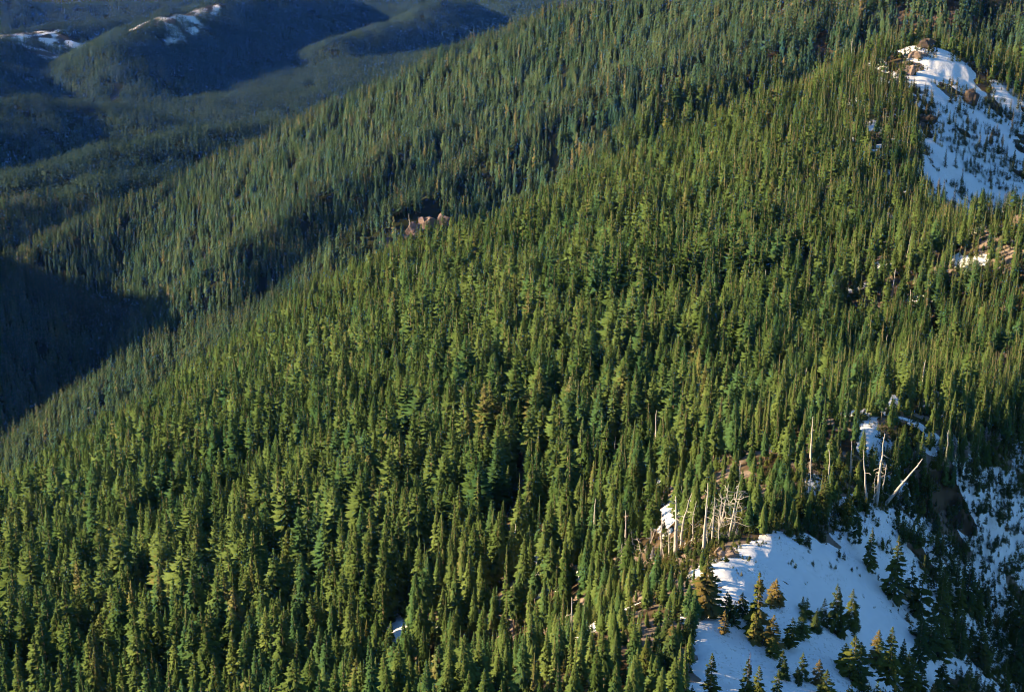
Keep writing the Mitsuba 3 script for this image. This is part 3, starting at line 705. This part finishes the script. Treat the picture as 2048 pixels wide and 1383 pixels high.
# ------------------------------------------------------------------ rocks
def rock_material(p, n, uv):
    a = mikit.fbm(p.x / 1.8, p.y / 1.8, p.z / .8, 4)
    return mikit.mix((.12, .09, .075), (.34, .27, .23), a)
bsdf('rock', rock_material)
def rock_dark(p, n, uv):
    return mikit.mix((.045, .036, .03), (.15, .12, .10), mikit.fbm(p.x / 1.8, p.y / 1.8, p.z / .8, 4))
bsdf('rock_dark', rock_dark)
bsdf('rock_scree', lambda p, n, uv: mikit.mix((.10, .075, .07), (.30, .23, .21), mikit.fbm(p.x / 2.5, p.y / 2.5, p.z / 1.5, 4)))
def rock(u, v, w, hgt, label, mat='rock', seed=0, depth=.7, stretch=None):
    p = ground_at(u, v); R = np.linalg.norm(p - CAM)
    s = np.array([w * R / F / 2, w * R / F / 2 * depth, hgt * R / F / 2 * 1.1])
    rg = np.random.default_rng(seed * 13 + 5)
    lumps = []
    for q in range(7):                                     # several split blocks lean together, then the faces are roughened
        c = rg.normal(0, .36, 3) * [1, 1, .45] if q else np.zeros(3)
        pts_ = rg.normal(0, 1, (16, 3)); pts_ /= np.linalg.norm(pts_, axis=1, keepdims=True)
        hull = trimesh.convex.convex_hull(pts_ * rg.uniform(.35, .62) * [1, 1, rg.uniform(.8, 1.5)] * (1.25 if q == 0 else 1) + c)
        for _ in range(3): hull = hull.subdivide()
        w_ = hull.vertices
        lumps.append((w_ + .10 * (meshkit.fbm(w_ * 4 + seed, 3) - .5)[:, None] * 2 * (w_ - c), hull.faces))
    vtx, faces_ = join(lumps)
    vtx = vtx * s
    k = name_of('rock_outcrop')
    scene[k] = mikit.ply((vtx + p + [0, 0, s[2] * .1], faces_), mat)
    labels[k] = {'label': label, 'category': 'rock'}
rock(1850, 94, 62, 34, 'jagged brown rock cap on the summit of the snowy peak', 'rock_dark', 1)
rock(1830, 115, 36, 26, 'small brown rock beside the summit cap of the peak', 'rock', 21)
rock(1806, 148, 54, 40, 'brown rock slab on the sunlit left side of the peak', 'rock', 2)
rock(1935, 205, 46, 50, 'dark cliff in the middle of the snow face', 'rock_dark', 5)
rock(1853, 243, 34, 30, 'rounded dark rocks at the left edge of the snow face', 'rock_dark', 6)
rock(852, 466, 100, 96, 'purplish brown rock outcrop in the dark gully beyond the near slope', 'rock_scree', 9)
rock(896, 450, 48, 56, 'small rock knob right of the purplish outcrop in the gully', 'rock_scree', 16)
rock(800, 490, 70, 56, 'low rock slab below the purplish outcrop in the gully', 'rock_scree', 10)
rock(838, 484, 48, 40, 'broken scree rock between the outcrop and the slab in the gully', 'rock_scree', 17)
rock(828, 470, 50, 60, 'dark rock slab at the left of the purplish outcrop in the gully', 'rock_scree', 18)
rock(872, 476, 50, 40, 'jumbled scree block low in front of the purplish outcrop', 'rock_scree', 19)
rock(1443, 1112, 50, 30, 'pale rock on the crest at the upper left corner of the knoll snow', 'rock', 11)
rock(1192, 1172, 34, 34, 'reddish grey boulder in the forest left of the snag cluster', 'rock', 12)
rock(2036, 452, 30, 60, 'pale rock face in the forest at the right edge of the photo', 'rock', 13)
rock(1385, 1240, 36, 22, 'brown rock on the left rim between upper and lower knoll snow', 'rock', 14)
rock(1745, 805, 40, 20, 'brown earth bank beside a snow strip on the right slope', 'rock', 15)

# spurs beyond and the far valley, as patches of forest that follow the slope of the ground
def sow(x0, x1, y0, y1, step, n, name, group, r_lo, r_hi, seed, keep=None):
    P, rng = jitter_grid(x0, x1, y0, y1, step, seed)
    x, y = P[:, 0], P[:, 1]
    z = ground_height(x, y)
    r = np.hypot(x, y)
    ok = (r > r_lo) & (r < r_hi) & in_frame(x, y, z, 160, 60) & visible(x, y, z + 50)
    x, y, z = x[ok], y[ok], z[ok]
    out = shapely.distance(HPOLY, shapely.points(x, y))
    g = ground_at(850, 470)
    ok = (out > 120) & (np.hypot(x - g[0], y - g[1]) > 28) & ~((in_cut(x, y)) & (rng.random(len(x)) < .7))
    x, y, z = x[ok], y[ok], z[ok]
    e = step * .5
    sx = (ground_height(x + e, y) - ground_height(x - e, y)) / (2 * e)
    sy = (ground_height(x, y + e) - ground_height(x, y - e)) / (2 * e)
    for i in range(len(x)):
        a = rng.integers(0, 4) * math.pi / 2 + rng.uniform(-.3, .3); c, s = math.cos(a), math.sin(a)
        k = rng.uniform(.85, 1.15)
        M = np.array([[c, -s, 0, x[i]], [s, c, 0, y[i]], [sx[i] * c + sy[i] * s, -sx[i] * s + sy[i] * c, k, z[i] - .5], [0, 0, 0, 1]])
        put(f'{group}_{rng.integers(0, n)}', name, M)
    print(name, len(x))
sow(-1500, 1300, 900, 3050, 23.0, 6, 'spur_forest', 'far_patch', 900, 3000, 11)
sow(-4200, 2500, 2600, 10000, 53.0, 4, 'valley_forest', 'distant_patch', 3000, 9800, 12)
for k, t in (('conifer_forest', 'dense green conifer forest on the near sunlit slope'), ('spur_forest', 'conifer forest on the spurs beyond the near slope'), ('valley_forest', 'blue hazy forest on the far valley hills')):
    labels[k] = {'label': t, 'category': 'forest', 'kind': 'stuff'}

pts = np.array([ground_at(u, v, 3000, 9000) for u, v in [(14, 79), (60, 72), (110, 66), (160, 58), (205, 52)]])
t = np.linspace(0, 1, 60); pts = np.stack([np.interp(t, np.linspace(0, 1, 5), pts[:, k]) for k in range(2)], -1)
d = np.gradient(pts, axis=0); d /= np.linalg.norm(d, axis=1, keepdims=True); sd_ = np.stack([-d[:, 1], d[:, 0]], -1)
edge = [np.column_stack([q, ground_height(q[:, 0], q[:, 1]) + 1.5]) for q in (pts + sd_ * 9, pts - sd_ * 9)]
i = np.arange(59)[:, None]
scene['logging_road'] = mikit.ply((np.vstack(edge), np.vstack([i + [0, 1, 61], i + [0, 61, 60]])), 'snow')
labels['logging_road'] = {'label': 'thin snow covered logging road across the far clearing', 'kind': 'structure'}
top, bot = 1450.0, float(V[:, 2].min()) - 5
scene['haze'] = {'type': 'cube', 'to_world': T().translate([0, 0, (top + bot) / 2]).scale([16500, 16500, (top - bot) / 2]), 'bsdf': {'type': 'null'}, 'interior': {'type': 'ref', 'id': 'air'}}
labels['haze'] = {'label': 'thin blue air over the valley', 'kind': 'stuff'}
